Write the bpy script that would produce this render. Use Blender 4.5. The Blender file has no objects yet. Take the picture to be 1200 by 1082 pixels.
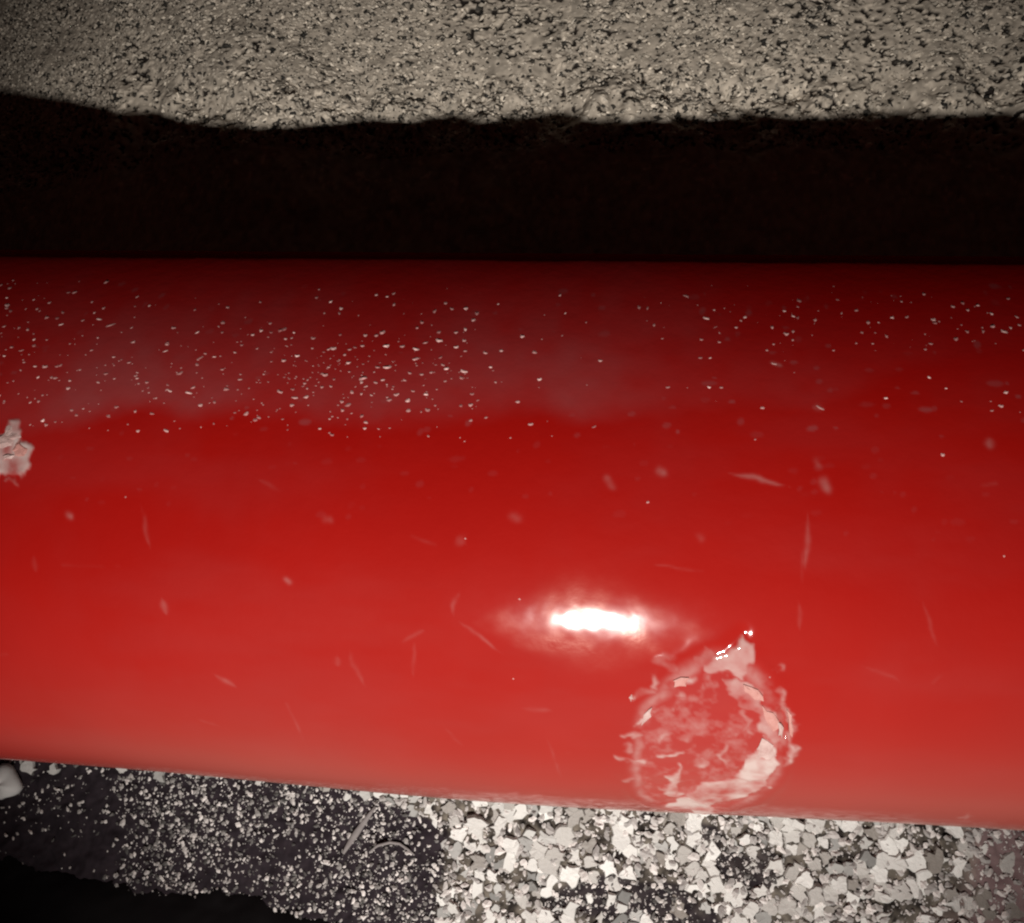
import bpy, math
import numpy as np
from mathutils import Matrix, Vector

# ------------------------------------------------------------------ camera, world, light, exposure
S = 0.03                                   # pipe radius in metres; everything below is laid out in pipe radii
AX = 1.0                                   # height of the pipe's axis above the near ground
scene = bpy.context.scene
COL = scene.collection

cam_d = bpy.data.cameras.new('camera')
cam = bpy.data.objects.new('camera', cam_d)
COL.objects.link(cam)
rot = Matrix(((0.995315, -0.031071, 0.091554), (0.046909, 0.983222, -0.17628), (-0.084541, 0.179749, 0.980073)))
cam.matrix_world = Matrix.Translation(Vector((0.0, -0.32575, 3.0993)) * S + Vector((0, 0, AX * S))) @ rot.to_4x4()
cam_d.sensor_fit = 'HORIZONTAL'
cam_d.sensor_width = 36.0
cam_d.lens = 36.0 * 925.0 / 1200.0
cam_d.clip_start = 0.003
cam_d.clip_end = 20.0
scene.camera = cam

world = bpy.data.worlds.new('World')
scene.world = world
world.use_nodes = True
bg = world.node_tree.nodes['Background']
bg.inputs['Color'].default_value = (1.0, 0.36, 0.26, 1)
bg.inputs['Strength'].default_value = 0.010

# the torch that lights the night photograph, held on the near side above the pipe
lamp_d = bpy.data.lights.new('torch', 'SPOT')
lamp_d.energy = 3.4
lamp_d.color = (1.0, 0.95, 0.89)
lamp_d.shadow_soft_size = 0.10 * S
lamp_d.spot_size = math.radians(50)
lamp_d.spot_blend = 1.0
lamp = bpy.data.objects.new('torch', lamp_d)
COL.objects.link(lamp)
LPOS = Vector((0.165, -4.968, 5.839 + AX)) * S
LAIM = Vector((-0.22, -0.85, 0.5 + AX)) * S
lamp.location = LPOS
lamp.rotation_euler = (LAIM - LPOS).to_track_quat('-Z', 'Y').to_euler()

scene.view_settings.view_transform = 'Standard'
scene.view_settings.look = 'None'
scene.view_settings.exposure = 0.0
scene.view_settings.gamma = 1.0
scene.view_settings.use_curve_mapping = False
scene.render.engine = 'CYCLES'
scene.cycles.max_bounces = 6
scene.cycles.filter_width = 2.2

rng = np.random.default_rng(11)

# ------------------------------------------------------------------ helpers
def lattice(seed, n=256):
    return np.random.default_rng(seed).random((n, n)).astype(np.float32)

def vnoise(x, y, scale, seed):
    """smooth value noise 0..1, cell size = scale"""
    L = lattice(seed)
    a = x / scale + 1000.0; b = y / scale + 1000.0
    i = np.floor(a).astype(np.int32); j = np.floor(b).astype(np.int32)
    fx = a - i; fy = b - j
    fx = fx * fx * (3 - 2 * fx); fy = fy * fy * (3 - 2 * fy)
    i0 = i & 255; i1 = (i + 1) & 255; j0 = j & 255; j1 = (j + 1) & 255
    return (L[i0, j0] * (1 - fx) + L[i1, j0] * fx) * (1 - fy) + (L[i0, j1] * (1 - fx) + L[i1, j1] * fx) * fy

def fbm(x, y, scale, seed, octs=3, gain=0.5):
    t = 0; a = 1; n = 0
    for k in range(octs):
        t = t + a * vnoise(x + 3.7 * k, y - 1.9 * k, scale / 2 ** k, seed + 17 * k); n += a; a *= gain
    return t / n

def sstep(a, b, x):
    t = np.clip((x - a) / (b - a), 0, 1)
    return t * t * (3 - 2 * t)

def axis_samples(lo, hi, segs):
    """non-uniform coordinates: segs = [(from, to, step)] dense, growing outside"""
    out = []
    for a, b, st in segs:
        out += list(np.arange(a, b, st))
    first, last = segs[0], segs[-1]
    st = first[2]; v = first[0]; pre = []
    while v > lo:
        st *= 1.35; v -= st; pre.append(max(v, lo))
    st = last[2]; v = last[1]; post = [v]
    while v < hi:
        st *= 1.35; v += st; post.append(min(v, hi))
    return np.array(pre[::-1] + out + post)

def grid_mesh(name, P, wrap=False):
    """P: (n, m, 3) grid of points -> mesh (wrap closes the second axis)"""
    n, m = P.shape[:2]
    idx = np.arange(n * m, dtype=np.int32).reshape(n, m)
    if wrap:
        nx = np.roll(idx, -1, axis=1)
        q = np.stack([idx[:-1], idx[1:], nx[1:], nx[:-1]], -1).reshape(-1, 4)
    else:
        q = np.stack([idx[:-1, :-1], idx[1:, :-1], idx[1:, 1:], idx[:-1, 1:]], -1).reshape(-1, 4)
    me = bpy.data.meshes.new(name)
    me.vertices.add(n * m)
    me.vertices.foreach_set('co', np.ascontiguousarray(P, dtype=np.float32).ravel())
    me.loops.add(q.size)
    me.loops.foreach_set('vertex_index', q.ravel())
    me.polygons.add(len(q))
    me.polygons.foreach_set('loop_start', np.arange(0, q.size, 4, dtype=np.int32))
    me.polygons.foreach_set('use_smooth', np.ones(len(q), dtype=bool))
    me.update(calc_edges=True)
    return me

def colour_attr(me, name, arr):
    a = me.attributes.new(name, 'FLOAT_COLOR', 'POINT')
    a.data.foreach_set('color', np.ascontiguousarray(arr, dtype=np.float32).ravel())

def new_obj(name, me, mat, parent=None, **props):
    o = bpy.data.objects.new(name, me)
    if mat is not None and not me.materials:
        me.materials.append(mat)
    COL.objects.link(o)
    o.parent = parent
    for k, v in props.items():
        o[k] = v
    return o

class NT:
    """tiny node helper"""
    def __init__(self, name):
        self.m = bpy.data.materials.new(name); self.m.use_nodes = True
        self.t = self.m.node_tree; self.b = self.t.nodes['Principled BSDF']
    def n(self, kind, **kw):
        nd = self.t.nodes.new(kind)
        for k, v in kw.items(): setattr(nd, k, v)
        return nd
    def l(self, a, b): self.t.links.new(a, b)
    def mixc(self, fac, a, b):
        nd = self.n('ShaderNodeMix', data_type='RGBA')
        for s, v in ((nd.inputs[0], fac), (nd.inputs[6], a), (nd.inputs[7], b)):
            if isinstance(v, (int, float)): s.default_value = v
            elif isinstance(v, tuple): s.default_value = (*v, 1)
            else: self.l(v, s)
        return nd.outputs[2]
    def math(self, op, a, b=None, c=None):
        nd = self.n('ShaderNodeMath', operation=op)
        for s, v in zip(nd.inputs, (a, b, c)):
            if v is None: continue
            if isinstance(v, (int, float)): s.default_value = v
            else: self.l(v, s)
        return nd.outputs[0]
    def noise(self, scale, detail=3, rough=0.55):
        tc = self.n('ShaderNodeTexCoord'); nz = self.n('ShaderNodeTexNoise')
        nz.inputs['Scale'].default_value = scale; nz.inputs['Detail'].default_value = detail
        nz.inputs['Roughness'].default_value = rough
        self.l(tc.outputs['Object'], nz.inputs['Vector'])
        return nz.outputs['Fac']
    def bump(self, h, strength, dist):
        b = self.n('ShaderNodeBump'); b.inputs['Strength'].default_value = strength
        b.inputs['Distance'].default_value = dist; self.l(h, b.inputs['Height'])
        self.l(b.outputs['Normal'], self.b.inputs['Normal']); return b

# ------------------------------------------------------------------ materials
def mat_paint():
    k = NT('red_paint')
    at = k.n('ShaderNodeAttribute', attribute_name='wear')
    sep = k.n('ShaderNodeSeparateColor'); k.l(at.outputs['Color'], sep.inputs[0])
    bare, dust, matte = sep.outputs
    n1 = k.noise(90, 4)
    red = k.mixc(n1, (0.245, 0.0016, 0.0010), (0.285, 0.0028, 0.0016))
    c1 = k.mixc(dust, red, (0.215, 0.045, 0.047))
    c2 = k.mixc(bare, c1, (0.43, 0.335, 0.315))
    k.l(c2, k.b.inputs['Base Color'])
    k.b.inputs['Specular Tint'].default_value = (1.0, 0.70, 0.56, 1)
    rr = k.math('MAXIMUM', k.math('MULTIPLY_ADD', matte, -1.1, 0.74), 0.26)
    k.l(k.math('MULTIPLY_ADD', dust, 0.3, rr), k.b.inputs['Roughness'])
    dull = at.outputs['Alpha']                      # weathered lacquer along the top and in the scuff
    k.l(k.math('MULTIPLY_ADD', dull, -0.12, 0.12), k.b.inputs['Specular IOR Level'])
    cw = k.math('SUBTRACT', 0.9, k.math('MULTIPLY', k.math('ADD', k.math('ADD', bare, dust), dull), 0.95))
    k.l(k.math('MAXIMUM', cw, 0.0), k.b.inputs['Coat Weight'])
    n2 = k.noise(420, 4, 0.65)
    cr = k.math('MULTIPLY_ADD', matte, 0.05, 0.055)
    k.l(k.math('MULTIPLY_ADD', n2, 0.05, cr), k.b.inputs['Coat Roughness'])
    k.l(k.n('ShaderNodeAttribute', attribute_name='lower_glow').outputs['Fac'], k.b.inputs['Sheen Weight'])   # pale glow on the lower front, painted in as masked sheen
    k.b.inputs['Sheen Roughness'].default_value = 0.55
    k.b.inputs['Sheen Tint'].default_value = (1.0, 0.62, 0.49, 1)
    k.bump(k.noise(700, 3, 0.6), 0.07, 0.0004)
    return k.m

def mat_ground():
    k = NT('stony_ground')
    at = k.n('ShaderNodeAttribute', attribute_name='tone')
    sep = k.n('ShaderNodeSeparateColor'); k.l(at.outputs['Color'], sep.inputs[0])
    tar, light, mauve = sep.outputs
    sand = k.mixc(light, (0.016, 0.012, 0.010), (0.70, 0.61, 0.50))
    mv = k.mixc(light, (0.10, 0.060, 0.062), (0.30, 0.205, 0.205))
    c = k.mixc(mauve, sand, mv)
    tr = k.mixc(light, (0.015, 0.010, 0.0135), (0.065, 0.047, 0.057))
    k.l(k.mixc(tar, c, tr), k.b.inputs['Base Color'])
    k.b.inputs['Roughness'].default_value = 0.9
    k.b.inputs['Specular IOR Level'].default_value = 0.25
    k.bump(k.noise(2600, 3, 0.6), 0.18, 0.0003)
    return k.m

def mat_chip():
    k = NT('pale_stone')
    oi = k.n('ShaderNodeObjectInfo')
    at = k.n('ShaderNodeAttribute', attribute_name='shade')
    v = k.math('ADD', k.math('POWER', oi.outputs['Random'], 0.8), 0.0)
    a = k.mixc(v, (0.20, 0.175, 0.155), (0.90, 0.89, 0.86))
    n1 = k.noise(900, 4, 0.6)
    k.l(k.mixc(k.math('MULTIPLY', n1, 0.4), a, (0.40, 0.36, 0.32)), k.b.inputs['Base Color'])
    k.b.inputs['Roughness'].default_value = 0.7
    k.b.inputs['Specular IOR Level'].default_value = 0.35
    k.bump(k.noise(1800, 3, 0.6), 0.5, 0.0003)
    return k.m

def mat_attr_grit():
    k = NT('grit_stone')
    at = k.n('ShaderNodeAttribute', attribute_name='shade')
    k.l(at.outputs['Color'], k.b.inputs['Base Color'])
    k.b.inputs['Roughness'].default_value = 0.7
    k.b.inputs['Specular IOR Level'].default_value = 0.3
    return k.m

def mat_plain(name, a, b, scale, rough, bump=0.3, spec=0.4):
    k = NT(name)
    k.l(k.mixc(k.noise(scale, 4, 0.6), a, b), k.b.inputs['Base Color'])
    k.b.inputs['Roughness'].default_value = rough
    k.b.inputs['Specular IOR Level'].default_value = spec
    k.bump(k.noise(scale * 2.2, 3, 0.6), bump, 0.0003)
    return k.m

M_PAINT = mat_paint(); M_GROUND = mat_ground(); M_CHIP = mat_chip(); M_GRIT = mat_attr_grit()
M_FLAKE = mat_plain('scraped_paint', (0.24, 0.08, 0.07), (0.56, 0.45, 0.42), 800, 0.6, 0.4)
M_FLAKE_PINK = mat_plain('pink_scraped_paint', (0.36, 0.13, 0.11), (0.46, 0.25, 0.22), 900, 0.6, 0.4)
M_DUST = mat_plain('pale_dust', (0.62, 0.42, 0.38), (0.86, 0.72, 0.66), 700, 0.7, 0.1)
M_SHADOW = mat_plain('shadow_black', (0.0022, 0.0016, 0.002), (0.006, 0.0045, 0.005), 120, 0.85, 0.2, 0.12)
M_PEBBLE = mat_plain('white_pebble', (0.72, 0.71, 0.69), (0.86, 0.85, 0.83), 300, 0.6, 0.25)
M_TWIG = mat_plain('grey_fibre', (0.16, 0.14, 0.14), (0.30, 0.27, 0.26), 600, 0.8, 0.3)

# ------------------------------------------------------------------ ground
def tar_mask(x, y):
    """the black stain on the near ground, with a ragged outline of its own"""
    w = 0.32 * (fbm(x, y, 0.26, 41, 4, 0.6) - 0.5) * 2
    # right border: starts further left against the pipe and swings out towards the camera
    bx = np.interp(y, [-2.4, -1.85, -1.58, -1.42, -1.31, -1.2], [-0.58, -0.60, -0.62, -0.74, -1.02, -1.12])
    a = sstep(0.07, -0.07, x - bx + w)
    b = np.exp(-(((x - 0.26 + w * 0.7) / 0.50) ** 2 + ((y + 1.80 + w * 0.15 - 0.10 * np.cos((x - 0.26) * 3.2)) / 0.13) ** 2) * 1.2)
    b = sstep(0.36, 0.60, b)
    c = sstep(0.66, 0.76, fbm(x, y, 0.3, 45, 3)) * sstep(-0.7, -0.3, x) * 0.8        # small stray stains
    return np.clip(np.maximum(np.maximum(a, b * 0.9), c), 0, 1) * sstep(-0.6, -0.9, y)

def ground_height(x, y):
    far = sstep(0.62, 1.15, y)
    base = 0.52 * far
    # slow unevenness of the far side: a dip at the left where the shadow runs long, a swell next to it
    base = base - far * 0.70 * sstep(-1.7, -4.6, x) + far * 0.07 * np.exp(-((x + 1.75) / 0.42) ** 2)
    base = base - far * 0.035 * np.exp(-((x + 1.0) / 0.3) ** 2)
    base = base + far * 0.07 * (fbm(x, y, 0.5, 3, 2) - 0.5)
    base = base + far * ((0.04 + 0.16 * np.exp(-((y - 2.12) / 0.22) ** 2)) * (fbm(x, y * 0.8, 0.24, 5, 3, 0.5) - 0.5) + (0.014 + 0.085 * np.exp(-((y - 2.12) / 0.18) ** 2)) * (fbm(x, y, 0.085, 6, 3) - 0.5))
    base = base + far * (0.003 * (vnoise(x, y, 0.03, 14) - 0.5) + 0.003 * (vnoise(x, y, 0.016, 16) - 0.5))
    near = 1 - far
    nz = 0.05 * (fbm(x, y, 0.45, 21, 2) - 0.5) + 0.045 * (fbm(x, y, 0.06, 22, 3) - 0.5)
    base = base + near * (nz - 0.03) * sstep(0.6, -0.7, y) - 0.05 * near
    return base

xs = axis_samples(-16, 16, [(-4.15, 2.45, 0.0064)])
ys = axis_samples(-16, 16, [(-2.15, -1.15, 0.0075), (-1.15, 0.85, 0.08), (0.85, 1.75, 0.016), (1.75, 3.35, 0.0060)])
X, Y = np.meshgrid(xs, ys, indexing='ij')
Z = ground_height(X, Y)
# pits and raised grains of the worn far surface, stamped one by one
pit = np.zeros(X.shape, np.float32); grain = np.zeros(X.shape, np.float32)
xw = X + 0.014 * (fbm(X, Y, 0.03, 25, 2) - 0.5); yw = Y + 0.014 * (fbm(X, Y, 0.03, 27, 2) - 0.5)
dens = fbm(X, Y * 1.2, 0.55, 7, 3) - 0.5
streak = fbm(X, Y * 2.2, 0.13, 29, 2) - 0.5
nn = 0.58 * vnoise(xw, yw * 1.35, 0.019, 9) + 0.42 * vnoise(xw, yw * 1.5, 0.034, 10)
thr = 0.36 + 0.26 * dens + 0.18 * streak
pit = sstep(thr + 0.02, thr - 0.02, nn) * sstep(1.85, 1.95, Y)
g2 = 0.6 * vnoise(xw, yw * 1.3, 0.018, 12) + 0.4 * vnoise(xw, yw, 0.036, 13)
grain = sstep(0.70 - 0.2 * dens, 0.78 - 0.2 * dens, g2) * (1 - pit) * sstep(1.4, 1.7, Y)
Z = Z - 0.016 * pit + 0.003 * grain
tar = tar_mask(X, Y)
lightv = 0.54 + 0.34 * (fbm(X, Y, 0.05, 31, 3) - 0.5) + 0.30 * (fbm(X, Y, 0.9, 33, 2) - 0.5) + 0.32 * grain
lightv += 0.30 * (vnoise(X, Y, 0.022, 35) - 0.5)
nearm = sstep(0.5, -0.8, Y)
lightv = np.clip(lightv, 0.12, 1) * (1 - pit) * (1 - nearm) + nearm * np.clip(0.08 + 0.5 * (fbm(X, Y, 0.04, 36, 3) - 0.45), 0, 1)  # far pits are blackened in the colour too, as painted shade
mauve = sstep(1.72, 1.95, X + 0.25 * (fbm(X, Y, 0.2, 37, 3) - 0.5) - 0.25 * (Y + 1.45)) * nearm
lightv = np.maximum(lightv, mauve * np.clip(0.55 + 0.7 * (fbm(X, Y, 0.07, 38, 2) - 0.5), 0, 1))
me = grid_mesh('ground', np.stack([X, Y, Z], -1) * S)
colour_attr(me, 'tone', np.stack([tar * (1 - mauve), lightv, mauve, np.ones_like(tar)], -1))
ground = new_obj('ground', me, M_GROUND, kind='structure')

# ------------------------------------------------------------------ stone chips set in the near ground
def voronoi_cells(pts, weights=None, k=26):
    cells = []
    for i, p in enumerate(pts):
        d = np.hypot(*(pts - p).T); near = np.argsort(d)[1:k]
        poly = [(-0.3, -0.3), (0.3, -0.3), (0.3, 0.3), (-0.3, 0.3)]
        for j in near:
            v = pts[j] - p; L = np.hypot(*v); nrm = v / L; c = L * 0.5
            out = []
            for a, b in zip(poly, poly[1:] + poly[:1]):
                da = a[0] * nrm[0] + a[1] * nrm[1] - c; db = b[0] * nrm[0] + b[1] * nrm[1] - c
                if da <= 0: out.append(a)
                if da * db < 0:
                    t = da / (da - db); out.append((a[0] + t * (b[0] - a[0]), a[1] + t * (b[1] - a[1])))
            poly = out
            if len(poly) < 3: break
        cells.append(np.array(poly))
    return cells

def chip_geometry(poly, g, shrink, height, jag=0.17):
    """a broken stone: irregular outline, bevelled shoulder, tilted uneven top"""
    pts = []
    m = len(poly)
    for a in range(m):                                    # break long edges
        p, qn = poly[a], poly[(a + 1) % m]
        pts.append(p)
        L = np.hypot(*(qn - p)); kk = int(L / 0.028)
        for q_ in range(1, kk + 1):
            w_ = q_ / (kk + 1); pts.append((p * (1 - w_) + qn * w_) * g.uniform(0.90, 1.08) + g.normal(0, 0.007, 2))
    pts = np.array(pts); n = len(pts)
    size = np.sqrt(abs(np.sum(pts[:, 0] * np.roll(pts[:, 1], -1) - np.roll(pts[:, 0], -1) * pts[:, 1])) / 2)
    pts = pts * shrink * (1 + g.uniform(-jag, jag, (n, 1)))
    tilt = g.normal(0, 0.12, 2)
    v = [(*p, -0.06) for p in pts]
    v += [(*(p * 0.97), height * 0.55 + p @ tilt + g.normal(0, 0.003)) for p in pts]
    v += [(*(p * 0.84), height + 0.84 * (p @ tilt) + g.normal(0, 0.0015)) for p in pts]
    v.append((0, 0, height))
    f = []
    for a in range(n):
        b = (a + 1) % n
        f += [(a, b, n + b, n + a), (n + a, n + b, 2 * n + b, 2 * n + a), (2 * n + a, 2 * n + b, 3 * n)]
    return np.array(v), f, size

g = np.random.default_rng(5)
pts = []
tries = 0
while tries < 40000 and len(pts) < 4200:
    tries += 1
    p = np.array([g.uniform(-3.4, 2.6), g.uniform(-2.35, -1.08)])
    rmin = 0.036 + 0.125 * g.random() ** 1.9 * (0.35 + 0.65 * sstep(-0.7, 0.5, np.array(p[0])))
    if all((p[0] - o[0]) ** 2 + (p[1] - o[1]) ** 2 > (0.5 * (rmin + o[2])) ** 2 * 1.15 for o in pts):
        pts.append((p[0], p[1], rmin))
P2 = np.array([(a, b) for a, b, _ in pts])
cells = voronoi_cells(P2)
tm = tar_mask(P2[:, 0], P2[:, 1])
gz = ground_height(P2[:, 0], P2[:, 1])
chips = []
for i, poly in enumerate(cells):
    if len(poly) < 3 or np.abs(poly).max() > 0.28: continue
    x, y = P2[i]
    if tm[i] > 0.4 and not (y > -1.31 and g.random() < 0.5) and not (tm[i] < 0.93 and g.random() < 0.45): continue
    if x > 1.80 + 0.3 * (g.random() - 0.5) + 0.25 * (y + 1.45) and g.random() < 0.6: continue
    if g.random() < 0.03: continue
    v, f, size = chip_geometry(poly, g, g.uniform(0.80, 1.22), g.uniform(0.002, 0.036))
    inview = -3.05 < x < 2.15 and -2.0 < y < -1.2
    chips.append((size * (1 if inview else 0.01), x, y, gz[i] - 0.012, v, f))
chips.sort(key=lambda c: -c[0])
for size, x, y, z, v, f in chips[:290]:
    m = bpy.data.meshes.new('stone_chip'); m.from_pydata((v * S).tolist(), [], f)
    o = new_obj('stone_chip', m, M_CHIP, ground); o.location = (x * S, y * S, z * S)
# the smaller chips that remain, in one bed
vv = []; ff = []; sh = []
for size, x, y, z, v, f in chips[290:]:
    b = len(vv); vv += (v + np.array([x, y, z])).tolist(); ff += [tuple(a + b for a in q) for q in f]
    c = np.array([0.78, 0.765, 0.73]) * g.uniform(0.2, 1.0); sh += [(*c, 1)] * len(v)
m = bpy.data.meshes.new('small_stone_chips'); m.from_pydata((np.array(vv) * S).tolist(), [], ff)
colour_attr(m, 'shade', np.array(sh))
new_obj('small_stone_chips', m, M_GRIT, ground, kind='stuff')

# ------------------------------------------------------------------ grit on the stain and between the chips
OCT = np.array([(1, 0, 0), (-1, 0, 0), (0, 1, 0), (0, -1, 0), (0, 0, 1), (.7, .7, .3), (-.7, .7, .35), (-.7, -.7, .3), (.7, -.7, .35), (0, 0, -1)], float)
OF = [(0, 5, 4), (5, 2, 4), (2, 6, 4), (6, 1, 4), (1, 7, 4), (7, 3, 4), (3, 8, 4), (8, 0, 4),
      (5, 0, 9), (2, 5, 9), (6, 2, 9), (1, 6, 9), (7, 1, 9), (3, 7, 9), (8, 3, 9), (0, 8, 9)]
def grains(xy, sizes, shades, zf, g, lift=0.3):
    n = len(xy)
    V = np.repeat(OCT[None], n, 0) * (1 + g.uniform(-0.35, 0.35, (n, len(OCT), 1)))
    sc = sizes[:, None] * np.stack([g.uniform(0.8, 1.5, n), g.uniform(0.6, 1.0, n), g.uniform(0.5, 0.85, n)], -1)
    V = V * sc[:, None, :]
    a = g.uniform(0, 6.28, n); c, s_ = np.cos(a), np.sin(a)
    x = V[..., 0] * c[:, None] - V[..., 1] * s_[:, None]; y = V[..., 0] * s_[:, None] + V[..., 1] * c[:, None]
    W = np.stack([x, y, V[..., 2]], -1)
    F = (np.array(OF)[None] + (np.arange(n) * len(OCT))[:, None, None]).reshape(-1, 3)
    C = np.repeat(shades[:, None, :], len(OCT), 1).reshape(-1, 4)
    return W, F, C

g = np.random.default_rng(8)
n = 34000
xy = np.stack([g.uniform(-3.5, 2.5, n), g.uniform(-2.3, -1.12, n)], -1)
tmk = tar_mask(xy[:, 0], xy[:, 1])
clump = fbm(xy[:, 0], xy[:, 1], 0.35, 61, 2)
leftclear = sstep(-1.9, -2.6, xy[:, 0]) * 0.8
prob = np.where(tmk > 0.5, np.clip(0.25 + 2.2 * (clump - 0.36) + 0.35 * sstep(-1.1, -0.75, xy[:, 0]), 0.10, 0.92) * (1 - leftclear), 0.42)
keep = g.random(n) < prob
xy = xy[keep]; tmk = tmk[keep]; n = len(xy)
sizes = 0.003 + np.where(tmk > 0.4, 0.0095, 0.018) * g.random(n) ** 2.6
br = np.clip(0.07 + 0.85 * g.random(n) ** 1.4, 0, 0.85)
br = np.where(tmk < 0.4, 0.30 + 0.6 * br, br)
sh = np.stack([br, br * 0.93, br * 0.89, np.ones(n)], -1)
W, F, C = grains(xy, sizes, sh, None, g)
z0 = ground_height(xy[:, 0], xy[:, 1])
W = W + np.stack([xy[:, 0], xy[:, 1], z0 + sizes * 0.45], -1)[:, None, :]
m = bpy.data.meshes.new('grit'); m.from_pydata((W.reshape(-1, 3) * S).tolist(), [], F.tolist())
colour_attr(m, 'shade', C)
new_obj('grit', m, M_GRIT, kind='stuff', label='pale sandy grit scattered over the black stain in front of the pipe', category='grit')

# sharp sand grains that make up the far surface
g = np.random.default_rng(19)
n = 64000
xy = np.stack([g.uniform(-4.25, 2.5, n), g.uniform(1.9, 3.42, n)], -1)
dn = fbm(xy[:, 0], xy[:, 1] * 1.2, 0.5, 7, 3)
keep = g.random(n) < np.clip(0.62 + 2.6 * (0.5 - dn) + 0.5 * (fbm(xy[:, 0], xy[:, 1], 0.12, 63, 2) - 0.5), 0.12, 1.0)
xy = xy[keep]; n = len(xy)
sizes = 0.0055 + 0.0095 * g.random(n) ** 2.0
br = g.uniform(0.24, 0.60, n); br = np.where(g.random(n) < 0.10, g.uniform(0.62, 0.85, n), br); br = np.where(g.random(n) < 0.25, g.uniform(0.008, 0.05, n), br)
sh = np.stack([br, br * 0.885, br * 0.735, np.ones(n)], -1)
TOP = OF[:8]
V = np.repeat(OCT[None, :9], n, 0) * (1 + g.uniform(-0.35, 0.35, (n, 9, 1)))
sc = sizes[:, None] * np.stack([g.uniform(0.9, 1.6, n), g.uniform(0.6, 1.0, n), g.uniform(0.35, 0.8, n)], -1)
V = V * sc[:, None, :]
V[:, [0, 1, 2, 3, 5, 6, 7, 8], 2] = -0.004
a = g.normal(0, 0.7, n); c, s_ = np.cos(a), np.sin(a)
W = np.stack([V[..., 0] * c[:, None] - V[..., 1] * s_[:, None], V[..., 0] * s_[:, None] + V[..., 1] * c[:, None], V[..., 2]], -1)
W[:, 4, :2] += g.uniform(-0.5, 0.5, (n, 2)) * sizes[:, None]
z0 = ground_height(xy[:, 0], xy[:, 1])
W = W + np.stack([xy[:, 0], xy[:, 1], z0], -1)[:, None, :]
F = (np.array(TOP)[None] + (np.arange(n) * 9)[:, None, None]).reshape(-1, 3)
m = bpy.data.meshes.new('sand_grains'); m.from_pydata((W.reshape(-1, 3) * S).tolist(), [], F.tolist())
colour_attr(m, 'shade', np.repeat(sh[:, None, :], 9, 1).reshape(-1, 4))
new_obj('sand_grains', m, M_GRIT, ground, kind='stuff')

# ------------------------------------------------------------------ loose things on the near ground
def gz1(x, y):
    return float(ground_height(np.array([x]), np.array([y]))[0])

def tube_mesh(name, pts, radii, k=7):
    """a swept strip through pts"""
    pts = np.array(pts, float); n = len(pts); v = []; f = []
    for i in range(n):
        t = pts[min(i + 1, n - 1)] - pts[max(i - 1, 0)]; t /= np.linalg.norm(t)
        s_ = np.cross(t, (0, 0, 1)); s_ /= np.linalg.norm(s_); u_ = np.cross(s_, t)
        for a in range(k):
            an = 2 * math.pi * a / k
            v.append(pts[i] + radii[i] * (math.cos(an) * s_ + 0.55 * math.sin(an) * u_))
    for i in range(n - 1):
        for a in range(k):
            b = (a + 1) % k
            f.append((i * k + a, i * k + b, (i + 1) * k + b, (i + 1) * k + a))
    f.append(tuple(range(k))[::-1]); f.append(tuple((n - 1) * k + a for a in range(k)))
    m = bpy.data.meshes.new(name); m.from_pydata((np.array(v) * S).tolist(), [], f)
    for p in m.polygons: p.use_smooth = True
    return m

def lying(path, lift):
    return [(x, y, gz1(x, y) + lift) for x, y in path]

tw = [(-1.002, -1.372), (-1.029, -1.414), (-1.064, -1.465), (-1.091, -1.507), (-1.121, -1.556), (-1.144, -1.602)]
new_obj('twig', tube_mesh('twig', lying(tw, 0.014), [0.006, 0.012, 0.016, 0.019, 0.015, 0.007]), M_TWIG,
        label='short straight grey sliver of wood lying on the black stain', category='twig')
fb = [(-1.007, -1.58), (-0.97, -1.55), (-0.911, -1.534), (-0.863, -1.538), (-0.819, -1.559), (-0.782, -1.584)]
new_obj('plant_fibre', tube_mesh('plant_fibre', lying(fb, 0.012), [0.004, 0.007, 0.0075, 0.007, 0.0065, 0.004]), M_TWIG,
        label='thin curved grey fibre beside the straight sliver on the black stain', category='fibre')

def pebble(name, x, y, rx, ry, rz, seed, label):
    gg = np.random.default_rng(seed)
    th = np.linspace(0, 2 * math.pi, 25)[:-1]; ph = np.linspace(0.03, math.pi - 0.03, 14)
    PH, TH = np.meshgrid(ph, th, indexing='ij')
    rad = 1 + 0.30 * (fbm(TH * 0.9 + 0.4 * np.cos(TH), PH, 0.8, seed, 2) - 0.5) + 0.10 * np.cos(3 * TH + 1)
    Pm = np.stack([rx * rad * np.sin(PH) * np.cos(TH), ry * rad * np.sin(PH) * np.sin(TH), rz * rad * np.cos(PH)], -1)
    m_ = grid_mesh(name, Pm * S, wrap=True)
    o = new_obj(name, m_, M_PEBBLE, label=label, category='pebble')
    o.location = (x * S, y * S, (gz1(x, y) + rz * 0.6) * S)
    return o
px, py = (-2.977, -1.379)
pebble('pebble', px, py, 0.085, 0.085, 0.06, 71, 'smooth white pebble beside the pipe at the left edge of the stain')

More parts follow.
